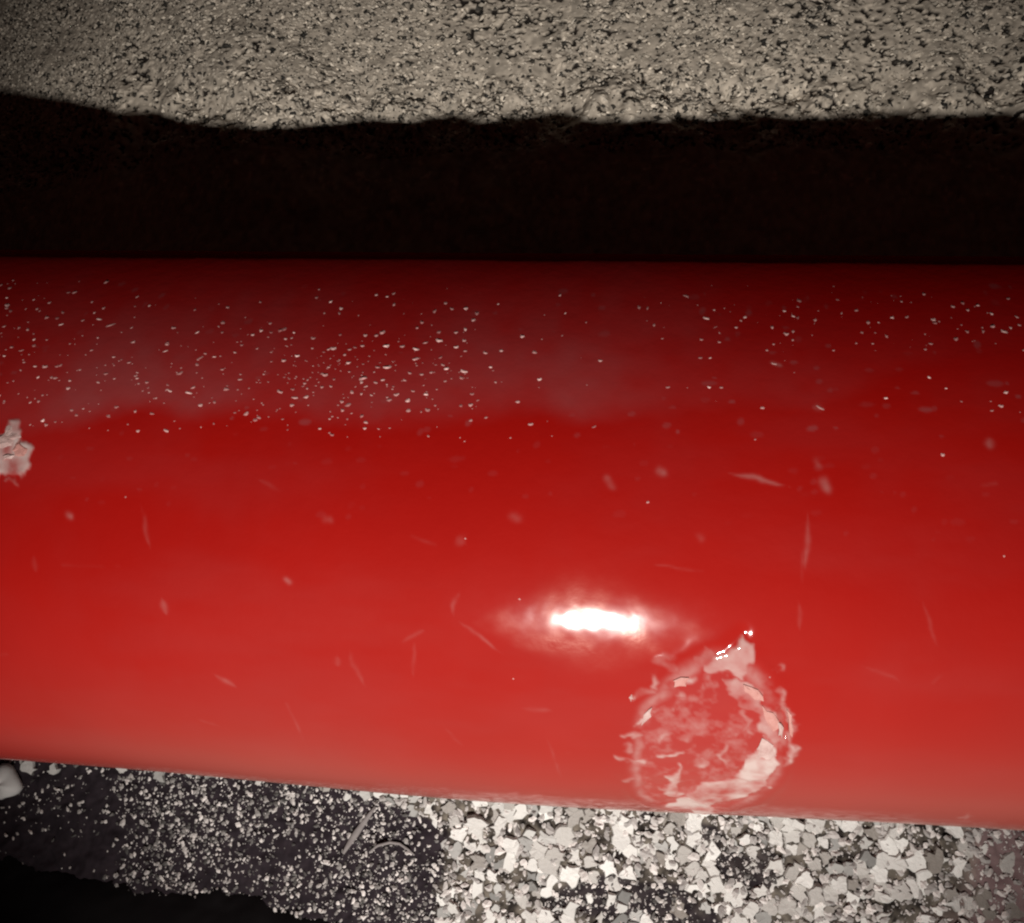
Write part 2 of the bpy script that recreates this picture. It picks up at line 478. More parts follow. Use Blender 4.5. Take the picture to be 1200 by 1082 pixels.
# smooth black mound standing in for a shadow in the lower left corner
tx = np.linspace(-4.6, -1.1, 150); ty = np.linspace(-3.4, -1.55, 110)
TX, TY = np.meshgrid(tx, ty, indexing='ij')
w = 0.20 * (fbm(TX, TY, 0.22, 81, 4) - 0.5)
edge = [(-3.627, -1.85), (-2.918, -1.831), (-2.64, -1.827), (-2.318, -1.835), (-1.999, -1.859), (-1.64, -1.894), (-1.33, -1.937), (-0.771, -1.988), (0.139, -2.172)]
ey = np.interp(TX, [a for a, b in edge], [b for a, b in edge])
dd = (ey - TY) + w                                           # how far inside the mound's rim
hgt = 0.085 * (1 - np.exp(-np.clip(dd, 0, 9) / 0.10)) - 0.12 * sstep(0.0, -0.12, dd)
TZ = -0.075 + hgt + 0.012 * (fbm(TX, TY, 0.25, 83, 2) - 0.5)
m = grid_mesh('shadow_mound', np.stack([TX, TY, TZ], -1) * S)
new_obj('shadow_mound', m, M_SHADOW, label='smooth black mound in place of a shadow in the lower left corner', category='painted shadow')

# ------------------------------------------------------------------ the red pipe
xs = axis_samples(-15, 15, [(-2.35, 1.62, 0.0042)])
th = np.concatenate([np.arange(-1.25, 1.34, 0.0052), np.linspace(1.34, 2 * math.pi - 1.25, 40)[:-1]])
X, T = np.meshgrid(xs, th, indexing='ij')
wear_bare = np.zeros(X.shape, np.float32); wear_matte = np.zeros(X.shape, np.float32); hgt = np.zeros(X.shape, np.float32)
GX0, GT = xs, th

def window(x0, x1, t0, t1):
    i = np.searchsorted(xs, (x0, x1)); j = np.searchsorted(th[:498], (t0, t1))
    return slice(i[0], i[1]), slice(j[0], j[1])

def seg_dist(x, t, pts):
    best = np.full(x.shape, 9.0, np.float32)
    pts = np.array(pts)
    if len(pts) == 1: return np.hypot(x - pts[0, 0], t - pts[0, 1])
    for a, b in zip(pts[:-1], pts[1:]):
        v = b - a; L2 = v @ v + 1e-12
        k = np.clip(((x - a[0]) * v[0] + (t - a[1]) * v[1]) / L2, 0, 1)
        best = np.minimum(best, np.hypot(x - a[0] - k * v[0], t - a[1] - k * v[1]))
    return best

def stroke(pts, w, val, soft=0.010, raise_=0.0, warp=0.030, arr=wear_bare, ws=0.045):
    p = np.array(pts); mg = w + 0.08
    sl = window(p[:, 0].min() - mg, p[:, 0].max() + mg, p[:, 1].min() - mg, p[:, 1].max() + mg)
    x = X[sl]; t = T[sl]
    wx = x + warp * (fbm(x, t, ws, 91, 3) - 0.5) * 2; wt = t + warp * (fbm(x, t, ws, 93, 3) - 0.5) * 2
    d = seg_dist(wx, wt, pts)
    m_ = sstep(w + soft, w - soft, d)
    tex = np.clip(0.62 + 1.9 * (fbm(x, t, 0.030, 95, 3) - 0.5), 0.08, 1.2)
    arr[sl] = np.maximum(arr[sl], np.clip(m_ * val * tex, 0, 1))
    if raise_: hgt[sl] += 0.22 * raise_ * m_ * (0.6 + 0.8 * fbm(x, t, 0.03, 97, 2))

def polygon(pts, val, raise_, soft=0.006):
    p = np.array(pts)
    sl = window(p[:, 0].min() - 0.05, p[:, 0].max() + 0.05, p[:, 1].min() - 0.05, p[:, 1].max() + 0.05)
    x = X[sl]; t = T[sl]
    wx = x + 0.028 * (fbm(x, t, 0.05, 91, 3) - 0.5) * 2; wt = t + 0.028 * (fbm(x, t, 0.05, 93, 3) - 0.5) * 2
    ins = np.zeros(x.shape, bool)
    for a, b in zip(p, np.roll(p, -1, 0)):
        c = ((a[1] > wt) != (b[1] > wt)) & (wx < (b[0] - a[0]) * (wt - a[1]) / (b[1] - a[1] + 1e-12) + a[0])
        ins ^= c
    d = seg_dist(wx, wt, list(map(tuple, p)) + [tuple(p[0])])
    sd = np.where(ins, -d, d); m_ = sstep(soft, -soft, sd)
    tex = np.clip(0.70 + 1.7 * (fbm(x, t, 0.045, 95, 4) - 0.5), 0.1, 1.2)
    wear_bare[sl] = np.maximum(wear_bare[sl], np.clip(m_ * val * tex, 0, 1))
    hgt[sl] += 0.22 * raise_ * m_ * (0.5 + 1.0 * fbm(x, t, 0.035, 97, 2))

SCUFF_POLY = [([(0.3378, 0.4729), (0.3993, 0.4354), (0.4404, 0.3949), (0.4611, 0.41), (0.4536, 0.4945), (0.4459, 0.5186), (0.3746, 0.4996), (0.344, 0.4898)], 0.62, 0.008), ([(0.515, 0.7212), (0.55, 0.7497), (0.5803, 0.8253), (0.5604, 0.911), (0.5076, 0.9185), (0.476, 0.8888), (0.5038, 0.7883)], 1.0, 0.014), ([(0.2883, 1.1439), (0.3304, 1.0477), (0.3739, 1.0752), (0.4666, 1.2298), (0.4287, 1.3014), (0.3634, 1.1774), (0.3043, 1.1837)], 1.0, 0.012), ([(0.2557, 0.919), (0.2852, 0.8813), (0.3003, 0.8688), (0.3056, 0.9749), (0.3248, 1.0489), (0.2846, 1.0485), (0.2837, 0.9518)], 0.75, 0.012), ([(0.3472, 1.0442), (0.3806, 0.9497), (0.4544, 0.9262), (0.4972, 0.886), (0.5585, 0.8998), (0.5561, 0.948), (0.5118, 1.0117), (0.4433, 1.0787), (0.3973, 1.1647)], 0.8, 0.01), ([(0.3915, 0.5222), (0.4511, 0.5212), (0.4953, 0.564), (0.5261, 0.6131), (0.5551, 0.6801), (0.5665, 0.74), (0.52, 0.7208), (0.4998, 0.6849), (0.4778, 0.6303), (0.4315, 0.5748), (0.3992, 0.5521)], 0.55, 0.012), ([(0.3019, 0.458), (0.3441, 0.4221), (0.3616, 0.4601), (0.3336, 0.4847), (0.3088, 0.4862)], 0.3, 0.006), ([(-1.7451, -0.0742), (-1.6826, -0.0829), (-1.6765, -0.1178), (-1.653, -0.1178), (-1.6443, -0.1004), (-1.6286, -0.096), (-1.6136, -0.0611), (-1.5877, -0.048), (-1.5828, -0.0218), (-1.5765, 0.0165), (-1.5905, 0.0388), (-1.6232, 0.0317), (-1.6487, 0.0353), (-1.7242, 0.035)], 0.9, 0.012), ([(-1.653, 0.0463), (-1.633, 0.0443), (-1.611, 0.0585), (-1.6307, 0.0619)], 0.6, 0.01), ([(-1.6171, 0.0342), (-1.601, 0.0255), (-1.5892, 0.0374), (-1.6041, 0.0447)], 0.7, 0.01)]
SCUFF_STROKE = [([(0.5434, 0.5922), (0.5811, 0.6494), (0.5969, 0.7371), (0.5983, 0.8232)], 0.0065, 0.7, 0.008), ([(0.18, 0.6979), (0.2072, 0.6345)], 0.007, 0.8, 0.006), ([(0.2576, 0.5464), (0.2972, 0.5345)], 0.0086, 0.75, 0.006), ([(0.2651, 0.5804), (0.2859, 0.5866)], 0.0076, 0.6, 0.005), ([(0.1485, 0.6019), (0.1499, 0.6085)], 0.0076, 0.9, 0.006), ([(0.1412, 0.761), (0.1821, 0.7325)], 0.0054, 0.6, 0.005), ([(0.1185, 0.8451), (0.152, 0.8561), (0.191, 0.8668)], 0.0065, 0.7, 0.006), ([(0.2318, 0.8291), (0.284, 0.8102)], 0.007, 0.85, 0.007), ([(0.2557, 0.641), (0.2604, 0.6546)], 0.007, 0.6, 0.005), ([(0.206, 0.7715), (0.2362, 0.7476), (0.2647, 0.7094)], 0.0076, 0.45, 0.004), ([(0.3559, 0.8321), (0.371, 0.8704)], 0.0162, 0.5, 0.005), ([(0.4125, 0.7718), (0.4524, 0.8551)], 0.0086, 0.5, 0.005), ([(0.2885, 0.7426), (0.3217, 0.7599)], 0.0097, 0.5, 0.005), ([(0.4593, 0.6455), (0.4538, 0.7269)], 0.0086, 0.4, 0.004), ([(0.3282, 0.6633), (0.3639, 0.6603)], 0.0097, 0.28, 0.003), ([(0.4834, 0.7164), (0.4911, 0.7157)], 0.0086, 0.5, 0.005), ([(0.3382, 0.544), (0.3442, 0.5559)], 0.0086, 0.3, 0.003), ([(0.2182, 0.4803), (0.2797, 0.4998)], 0.0183, 0.25, 0.004), ([(0.2009, 0.5318), (0.2026, 0.5595)], 0.0076, 0.45, 0.004), ([(0.1565, 0.9332), (0.2279, 0.988), (0.2793, 0.9936)], 0.0108, 0.33, 0.005), ([(0.1643, 0.7887), (0.1713, 0.8151)], 0.0086, 0.4, 0.004), ([(0.5298, 0.5615), (0.5345, 0.58)], 0.0054, 0.6, 0.005), ([(0.5361, 0.4835), (0.5396, 0.4891)], 0.0065, 0.8, 0.006), ([(0.2639, 0.4891), (0.2747, 0.5001)], 0.0119, 0.35, 0.003), ([(0.1588, 0.6012), (0.2092, 0.5845)], 0.0119, 0.22, 0.003), ([(0.2835, 0.9786), (0.3101, 1.0184)], 0.0129, 0.6, 0.005), ([(0.4786, 0.4988), (0.4859, 0.5219)], 0.0065, 0.3, 0.003)]
SCRATCH = [([(0.3716, -0.0436), (0.4486, -0.0305), (0.5357, -0.0044)], 0.0054, 0.4), ([(0.5849, 0.0564), (0.5814, 0.1449), (0.5774, 0.2227)], 0.0056, 0.3), ([(-1.2361, 0.0996), (-1.22, 0.1588), (-1.2033, 0.23)], 0.0049, 0.2), ([(-1.1727, 0.3638), (-1.1598, 0.4196)], 0.0073, 0.22), ([(-1.0504, 0.6044), (-1.023, 0.6243), (-0.9864, 0.6505)], 0.0078, 0.25), ([(-0.6367, 0.4912), (-0.6283, 0.5463), (-0.6023, 0.6188)], 0.0063, 0.2), ([(-0.6752, 0.5155), (-0.6809, 0.5555)], 0.0073, 0.15), ([(-0.4902, 0.4691), (-0.4171, 0.4208)], 0.0049, 0.15), ([(-0.4489, 0.4535), (-0.4615, 0.5786)], 0.0049, 0.12), ([(-0.3273, 0.3058), (-0.3434, 0.3474), (-0.3411, 0.3816)], 0.0044, 0.3), ([(-0.3341, 0.3887), (-0.2754, 0.4308), (-0.205, 0.4866)], 0.0049, 0.3), ([(0.6227, -0.0218), (0.6267, -0.0087)], 0.0097, 0.5), ([(0.6074, -0.0785), (0.6114, -0.0698)], 0.0073, 0.35), ([(0.1998, -0.0393), (0.2088, -0.0349)], 0.0085, 0.35), ([(-1.449, 0.1386), (-1.4412, 0.1408)], 0.0073, 0.35), ([(-0.8087, 0.2947), (-0.8015, 0.2992)], 0.0061, 0.3), ([(0.0626, -0.0131), (0.0744, 0.0068)], 0.0073, 0.25), ([(0.3047, 0.1316), (0.3093, 0.1382)], 0.0073, 0.25), ([(-0.1826, 0.0962), (-0.1733, 0.1004)], 0.0097, 0.18), ([(-0.3401, 0.1549), (-0.3115, 0.1768)], 0.0146, 0.12), ([(-0.7036, 0.1226), (-0.6916, 0.1222)], 0.0073, 0.22), ([(1.1735, 1.121), (1.1882, 1.0952)], 0.0073, 0.6), ([(1.1994, 1.1493), (1.1679, 1.0547)], 0.0061, 0.7), ([(1.0439, -0.144), (1.0476, -0.1396)], 0.0078, 0.5), ([(-0.1585, 0.6642), (-0.062, 0.6694)], 0.0073, 0.12), ([(0.5121, -0.3752), (0.5274, -0.3665)], 0.0049, 0.4), ([(0.6018, -0.2356), (0.6416, -0.2313)], 0.0073, 0.3), ([(0.5636, 0.2909), (0.5758, 0.3716)], 0.0049, 0.15), ([(0.5685, 0.1455), (0.5747, 0.2564)], 0.0036, 0.1), ([(-1.5495, 0.2567), (-1.5468, 0.3111)], 0.0073, 0.08), ([(-0.9082, 0.0165), (-0.8318, 0.0497)], 0.0049, 0.07), ([(0.1763, 0.2066), (0.3319, 0.2269)], 0.0036, 0.1), ([(0.7405, 0.4597), (0.8544, 0.5037)], 0.0049, 0.08), ([(0.8705, 0.2649), (0.9253, 0.3998)], 0.0039, 0.1), ([(-0.0859, 0.763), (-0.0354, 0.9672)], 0.0039, 0.09), ([(-1.1427, 0.7862), (-1.071, 0.8207)], 0.0049, 0.1), ([(-0.3838, 0.7536), (-0.3264, 0.837)], 0.0049, 0.09)]
SPECK = [(-1.8764, -0.5367, 0.0039, 1.2), (-1.7786, -0.5323, 0.0039, 1.2), (-1.7186, -0.5236, 0.0051, 1.2), (-1.7456, -0.5061, 0.0043, 1.2), (-1.6807, -0.5541, 0.0043, 1.5), (-1.5779, -0.528, 0.0039, 1.2), (-1.5259, -0.5105, 0.0047, 1.2), (-1.5473, -0.4974, 0.0039, 1.2), (-1.6518, -0.4974, 0.0039, 2), (-1.57, -0.4756, 0.0039, 1.6), (-1.5188, -0.48, 0.0035, 3.5), (-1.4729, -0.4625, 0.0039, 4.5), (-1.6337, -0.4625, 0.0031, 3), (-1.7318, -0.4451, 0.0058, 1.2), (-1.7045, -0.432, 0.0039, 1.2), (-1.6921, -0.4102, 0.0045, 1.2), (-1.6504, -0.4102, 0.0039, 1.2), (-1.7515, -0.3796, 0.0058, 1.2), (-1.8152, -0.4538, 0.0049, 1.2), (-1.7608, -0.3447, 0.0051, 1.2), (-1.5701, -0.3971, 0.0039, 1.2), (-1.647, -0.3098, 0.0049, 1.7), (-1.5699, -0.3142, 0.0054, 1.2), (-1.7147, -0.3665, 0.0039, 2.5), (-1.3807, -0.5192, 0.0043, 1.2), (-1.2252, -0.5105, 0.0039, 1.2), (-1.1159, -0.4756, 0.0062, 1.4), (-1.266, -0.4581, 0.0047, 2), (-1.007, -0.4407, 0.0051, 1.2), (-1.2591, -0.3752, 0.0035, 2.6), (-1.1832, -0.4451, 0.0035, 2), (-1.4135, -0.3491, 0.0039, 2), (-1.4175, -0.288, 0.0058, 1.2), (-1.324, -0.2836, 0.0049, 1.2), (-1.283, -0.2618, 0.0058, 1.2), (-1.5183, -0.2356, 0.0054, 1.2), (-1.1456, -0.3272, 0.0058, 1.2), (-1.1014, -0.3578, 0.0039, 2), (-1.2064, -0.2356, 0.0047, 2.4), (-1.1471, -0.2313, 0.0051, 2.4), (-1.103, -0.192, 0.0058, 1.3), (-1.6888, -0.3229, 0.0047, 1.2), (-1.6247, -0.2705, 0.0043, 1.2), (-1.5683, -0.1309, 0.0058, 1.2), (-1.5546, -0.1178, 0.0058, 1.2), (-1.4885, -0.1658, 0.0043, 1.6), (-0.6642, -0.5585, 0.0047, 1.2), (-0.628, -0.5541, 0.0047, 1.2), (-0.6099, -0.5629, 0.0047, 1.2), (-0.8014, -0.5367, 0.0051, 1.2), (-0.7604, -0.5192, 0.0051, 1.2), (-0.4675, -0.5149, 0.0058, 1.2), (-0.44, -0.5367, 0.0051, 1.2), (-0.3744, -0.5236, 0.0066, 1.2), (-0.3371, -0.5105, 0.0058, 1.2), (-0.3454, -0.4931, 0.0058, 1.2), (-0.499, -0.4843, 0.0066, 1.2), (-0.6134, -0.4538, 0.0074, 1.3), (-0.6618, -0.4451, 0.0054, 1.5), (-0.9852, -0.4538, 0.0062, 1.2), (-0.9666, -0.4756, 0.0058, 1.3), (-0.882, -0.4494, 0.0047, 1.2), (-0.8174, -0.432, 0.0051, 1.5), (-0.5925, -0.4102, 0.0074, 1.6), (-0.5433, -0.4102, 0.007, 1.2), (-0.5019, -0.4014, 0.0074, 1.7), (-0.4415, -0.4581, 0.0058, 1.2), (-0.3904, -0.4581, 0.0058, 1.2), (-0.3638, -0.4669, 0.0051, 1.2), (-0.4369, -0.432, 0.007, 1.7), (-0.3832, -0.4102, 0.0066, 1.2), (-0.748, -0.3971, 0.0066, 1.5), (-0.8874, -0.3491, 0.0062, 1.4), (-0.8513, -0.3665, 0.0051, 1.8), (-0.6931, -0.3447, 0.007, 1.2), (-0.5001, -0.3622, 0.0066, 1.2), (-0.5773, -0.3316, 0.0078, 1.8), (-0.4028, -0.3316, 0.0086, 0.9), (-0.3506, -0.3229, 0.0062, 2.4), (-0.7549, -0.3011, 0.007, 1.4), (-0.6402, -0.2923, 0.009, 1.5), (-0.6652, -0.2443, 0.0066, 1.3), (-0.829, -0.2225, 0.0051, 2.2), (-0.5833, -0.288, 0.0054, 1.2), (-0.5073, -0.3142, 0.0054, 1.2), (-0.4707, -0.3098, 0.0054, 1.5), (-0.5546, -0.2225, 0.0066, 1.2), (-0.502, -0.2225, 0.007, 1.2), (-0.3222, -0.2138, 0.0066, 1.2), (-0.2498, -0.4014, 0.0062, 1.2), (-0.2956, -0.3927, 0.0051, 1.8), (-0.2754, -0.3403, 0.0058, 1.2), (-0.4519, -0.2443, 0.0058, 1.2), (-0.4954, -0.192, 0.0062, 1.2), (-0.6127, -0.1527, 0.0058, 1.2), (-0.2773, -0.5367, 0.0039, 1.2), (-0.1931, -0.4494, 0.0062, 1.2), (-0.153, -0.3971, 0.007, 1.2), (0.0355, -0.3709, 0.0058, 1.2), (0.343, -0.5061, 0.0047, 2.6), (0.3682, -0.528, 0.0039, 1.2), (0.454, -0.5105, 0.0047, 1.4), (0.4403, -0.5018, 0.0035, 1.6), (0.3666, -0.4843, 0.0035, 3.4), (0.4242, -0.4843, 0.0043, 1.2), (0.1693, -0.4974, 0.0039, 1.2), (0.3151, -0.3883, 0.0054, 1.2), (0.3423, -0.3883, 0.0039, 1.2), (0.335, -0.288, 0.0051, 1.2), (0.3673, -0.288, 0.0054, 1.2), (-0.1341, -0.3011, 0.0058, 1.2), (0.4733, -0.2269, 0.0058, 1.2), (-0.0712, -0.5149, 0.0035, 1.2), (-0.1909, -0.2269, 0.0051, 1.2), (0.3213, -0.5411, 0.0029, 1.2), (0.2134, -0.5454, 0.0029, 1.2), (0.5706, -0.528, 0.0043, 1.2), (0.5923, -0.5149, 0.0043, 1.6), (0.6516, -0.5061, 0.0047, 1.2), (0.5834, -0.4756, 0.0047, 1.2), (0.7317, -0.5236, 0.0039, 1.2), (0.7749, -0.5323, 0.0047, 1.7), (0.7992, -0.5018, 0.0062, 1.2), (0.8689, -0.5149, 0.0047, 1.4), (0.7735, -0.4756, 0.0043, 1.2), (0.8097, -0.4756, 0.0039, 1.2), (0.8275, -0.5018, 0.0035, 1.6), (0.982, -0.5105, 0.0047, 1.6), (1.0514, -0.5454, 0.0047, 1.5), (1.1222, -0.5498, 0.0051, 1.2), (1.0885, -0.5367, 0.0039, 1.2), (1.1497, -0.528, 0.0043, 1.2), (1.0236, -0.4625, 0.007, 0.9), (1.1054, -0.4843, 0.0039, 1.2), (1.1608, -0.4843, 0.0051, 2), (1.1838, -0.4931, 0.0031, 1.2), (0.9235, -0.336, 0.0047, 1.2), (1.1123, -0.2923, 0.0054, 1.2), (0.801, -0.2662, 0.0051, 1.3), (0.961, -0.3011, 0.0039, 1.2), (0.6265, -0.2313, 0.0051, 3), (0.5163, -0.3709, 0.0047, 2.2), (0.7946, -0.4451, 0.0039, 1.2)]
# the gouged hollow of the scuff
cx, ct, rx_, rt_ = (0.3727, 0.8291, 0.2224, 0.3908)
sl = window(cx - 0.6, cx + 0.6, ct - 0.5, ct + 0.5)
rr = np.hypot((X[sl] - cx) / rx_, (T[sl] - ct) / rt_) + 0.16 * (fbm(X[sl], T[sl], 0.09, 99, 3) - 0.5)
hol = sstep(1.0, 0.78, rr)
hgt[sl] += -0.004 * hol + hol * 0.007 * (fbm(X[sl], T[sl], 0.07, 101, 3) - 0.5) + 0.0015 * np.exp(-((rr - 1.06) / 0.07) ** 2)
dullm = np.zeros(X.shape, np.float32); dullm[sl] = 0.8 * hol
wear_bare[sl] = np.maximum(wear_bare[sl], 0.34 * np.exp(-((rr - 0.90) / 0.07) ** 2) * np.clip(2.4 * (fbm(X[sl], T[sl], 0.06, 104, 4, 0.6) - 0.30), 0, 1))
wear_bare[sl] = np.maximum(wear_bare[sl], hol * np.clip(0.09 + 0.8 * (fbm(X[sl], T[sl], 0.05, 103, 4, 0.65) - 0.52), 0.05, 0.4))
for pts, val, up in SCUFF_POLY: polygon(pts, val, up)
for pts, w_, val, up in SCUFF_STROKE: stroke(pts, w_, val, raise_=up)
for pts, w_, val in SCRATCH:
    p = np.array(pts); a, b = p[0], p[-1]; L = np.hypot(*(b - a)) + 1e-6
    sl = window(p[:, 0].min() - 0.08, p[:, 0].max() + 0.08, p[:, 1].min() - 0.08, p[:, 1].max() + 0.08)
    x = X[sl]; t = T[sl]
    u_ = ((x - a[0]) * (b - a)[0] + (t - a[1]) * (b - a)[1]) / L ** 2
    taper = np.clip(1 - np.abs(2 * u_ - 1) ** 2.5, 0.15, 1) if L > 0.03 else 1.0
    d = seg_dist(x + 0.014 * (fbm(x, t, 0.045, 151, 3) - 0.5), t + 0.014 * (fbm(x, t, 0.045, 153, 3) - 0.5), pts)
    m_ = np.exp(-(d / (w_ * 1.15 * taper)) ** 2) * np.clip(0.25 + 1.3 * (fbm(x, t, 0.03, 155, 2) - 0.2), 0.1, 1.1) * taper
    wear_bare[sl] = np.maximum(wear_bare[sl], val * 0.50 * m_)
gh = np.random.default_rng(303)
for _ in range(9):                                          # hairline handling marks, mostly running one way
    hx, ht_ = gh.uniform(-2.3, 1.6), gh.uniform(-0.3, 1.1)
    L = gh.uniform(0.03, 0.20); a = gh.choice([0.15, 1.45, -0.5]) + gh.normal(0, 0.25)
    p = [(hx, ht_), (hx + 0.5 * L * math.cos(a) + gh.normal(0, 0.008), ht_ + 0.5 * L * math.sin(a)), (hx + L * math.cos(a), ht_ + L * math.sin(a))]
    pa = np.array(p); sl = window(pa[:, 0].min() - 0.02, pa[:, 0].max() + 0.02, pa[:, 1].min() - 0.02, pa[:, 1].max() + 0.02)
    d = seg_dist(X[sl], T[sl], p)
    m_ = np.exp(-(d / 0.0045) ** 2) * np.clip(2.2 * (fbm(X[sl], T[sl], 0.05, 305, 2) - 0.3), 0, 1)
    wear_bare[sl] = np.maximum(wear_bare[sl], gh.uniform(0.015, 0.055) * m_)
GROOVE = [([(0.3561, 0.4519), (0.3934, 0.422), (0.4297, 0.3821)], 0.01, 0.004), ([(0.56, 0.6238), (0.5752, 0.6783), (0.5795, 0.7076)], 0.006, 0.01)]
for pts, w_, dep in GROOVE:
    p = np.array(pts); sl = window(p[:, 0].min() - .1, p[:, 0].max() + .1, p[:, 1].min() - .1, p[:, 1].max() + .1)
    hgt[sl] -= dep * np.exp(-(seg_dist(X[sl], T[sl], pts) / (w_ + 0.008)) ** 2)
# rubbed, duller lacquer round the place that glints
EYE = (0.025, 0.3893, 0.3361, 0.1283)
sl = window(EYE[0] - 0.9, EYE[0] + 0.9, EYE[1] - 0.5, EYE[1] + 0.5)
xx = (X[sl] - EYE[0]) + 0.09 * (fbm(X[sl], T[sl], 0.10, 105, 3) - 0.5); tt = T[sl] - EYE[1] + 0.03 * (fbm(X[sl], T[sl], 0.05, 107, 3) - 0.5)
lens = np.abs(tt) / (EYE[3] * np.clip(1 - np.abs(xx / EYE[2]) ** 1.3, 0.001, 1))
em = (0.45 * np.exp(-0.9 * lens ** 2) + 0.55 * sstep(1.6, 0.35, lens)) * np.clip(1 - (xx / EYE[2]) ** 2, 0, 1) ** 0.8
em = em * np.clip(0.55 + 1.1 * (fbm(X[sl] * 0.6, T[sl], 0.045, 106, 4, 0.6) - 0.3), 0.2, 1.2)
wear_matte[sl] = np.maximum(wear_matte[sl], 0.46 * em * (0.4 + fbm(X[sl], T[sl], 0.05, 109, 2)))

hgt[sl] += em * (0.0008 * (fbm(X[sl], T[sl] * 0.8, 0.045, 117, 2) - 0.5) + 0.0009 * (fbm(X[sl], T[sl], 0.11, 118, 2) - 0.5))

# dust film along the top: starts where the pipe faces the sky, ragged lower border
DUSTEDGE = [(-1.6874, -0.0785), (-1.5348, -0.1004), (-1.3895, -0.1484), (-1.2403, -0.1745), (-0.9348, -0.1745), (-0.6848, -0.1658), (-0.4887, -0.1571), (-0.2042, -0.192), (0.0305, -0.2051), (0.2614, -0.2051), (0.4881, -0.2094), (0.6227, -0.2182), (0.7173, -0.2749), (0.8678, -0.384), (1.0139, -0.432), (1.203, -0.4581)]
de = np.interp(X, [a for a, b in DUSTEDGE], [b for a, b in DUSTEDGE]) + 0.07 * (fbm(X, T, 0.16, 111, 4, 0.6) - 0.5)
TT = np.where(T > math.pi, T - 2 * math.pi, T)
film = sstep(0.045, -0.055, TT - de) * (0.25 + 0.75 * sstep(-0.66, -0.30, TT))
patch = fbm(X, T, 0.35, 113, 3)
film = film * np.clip(0.45 + 1.1 * (patch - 0.35), 0.15, 0.95) * np.clip(0.7 + 0.5 * (fbm(X, T, 0.06, 115, 2) - 0.5), 0.2, 1.2)
rightfade = 1 - 0.80 * sstep(0.0, 0.75, X)
film = film * rightfade
# faint smudged flecks all over the upper half, each a soft dot or short dash
gf = np.random.default_rng(77)
for _ in range(330):
    fx = gf.uniform(-2.35, 1.62); ft = gf.uniform(-0.62, 0.12)
    fr = gf.uniform(0.004, 0.012); fe = gf.uniform(0.8, 2.2); fv = gf.uniform(0.15, 0.6) * (1 if ft < -0.12 else 0.3)
    sl = window(fx - 0.08, fx + 0.08, ft - 0.06, ft + 0.06)
    dx = X[sl] - fx + 0.3 * (T[sl] - ft); dt = T[sl] - ft
    d = np.hypot(dx / fe, dt) / fr + 0.7 * (fbm(X[sl], T[sl], 0.02, 157, 2) - 0.5)
    film[sl] = np.maximum(film[sl], fv * sstep(1.2, 0.5, d))
wear_dust = film.astype(np.float32)
# broad milky smears of handling
smear = sstep(0.42, 0.80, fbm(X * 0.45, T * 1.3, 0.42, 131, 5, 0.6))
wear_dust = np.maximum(wear_dust, 0.10 * smear)
wear_matte = np.maximum(wear_matte, 0.10 * smear)
wear_matte = np.clip(wear_matte * 1.0 + 0.05 * fbm(X, T, 0.12, 133, 4, 0.65), 0, 1)
wear_dust = np.clip(wear_dust + 0.035 * sstep(0.45, 0.75, fbm(X, T * 0.7, 0.28, 135, 4, 0.6)), 0, 1)

# body: slightly swollen towards the lower middle, faint unevenness of the drawn steel
rad = 1.0 + 0.030 * np.exp(-((X + 0.25) / 1.05) ** 2) * sstep(0.62, 1.12, TT) * sstep(2.2, 1.4, TT)
rad = rad + 0.0016 * (fbm(X, T, 0.7, 141, 2) - 0.5) + 0.0007 * (fbm(X, T, 0.16, 143, 2) - 0.5) + hgt
# section: a touch flatter on top with a tighter shoulder at the back
ph = np.linspace(0, math.pi, 721)
curv = 1.0 + 0.76 * sstep(0.38, 0.52, ph) * sstep(0.70, 0.64, ph) - 0.72 * sstep(0.64, 0.70, ph) * sstep(1.5, 1.3, ph)
qy = np.concatenate([[0], np.cumsum((curv * np.cos(ph))[:-1] * np.diff(ph))]); qz = 1 - np.concatenate([[0], np.cumsum((curv * np.sin(ph))[:-1] * np.diff(ph))])
oy = (qy - np.sin(ph)) * sstep(2.9, 1.5, ph); oz = (qz - np.cos(ph)) * sstep(2.9, 1.5, ph)
back = np.where(TT < 0, -TT, 0.0)
def section_offset(a):
    return np.interp(a, ph, oy), np.interp(a, ph, oz)
oY, oZ = section_offset(back)
Pp = np.stack([X, -rad * np.sin(T) + oY, AX + rad * np.cos(T) + oZ], -1)
me = grid_mesh('painted_pipe', Pp * S, wrap=True)
colour_attr(me, 'wear', np.stack([wear_bare, wear_dust, wear_matte, np.maximum(dullm, sstep(-0.20, -0.55, TT))], -1))
lower_glow = np.clip(sstep(0.15, 1.0, TT + 0.30 * (fbm(X * 0.6, T, 0.5, 161, 4, 0.55) - 0.5) + 0.10 * sstep(-1.6, 1.2, X)) * 0.72, 0, 1) * (TT > 0) * (0.20 + 0.80 * sstep(-2.3, -0.8, X)) * (1 - 0.5 * sstep(0.95, 1.2, TT))
ca = me.attributes.new('lower_glow', 'FLOAT', 'POINT'); ca.data.foreach_set('value', np.ascontiguousarray(lower_glow, dtype=np.float32).ravel())
pipe = new_obj('painted_pipe', me, M_PAINT, label='glossy red painted pipe lying across the ground, scuffed and dusty', category='pipe')

def on_pipe(x, t, r=1.0):
    a, b = section_offset(max(-t, 0.0))
    return np.array([x, -r * math.sin(t) + float(a), AX + r * math.cos(t) + float(b)])

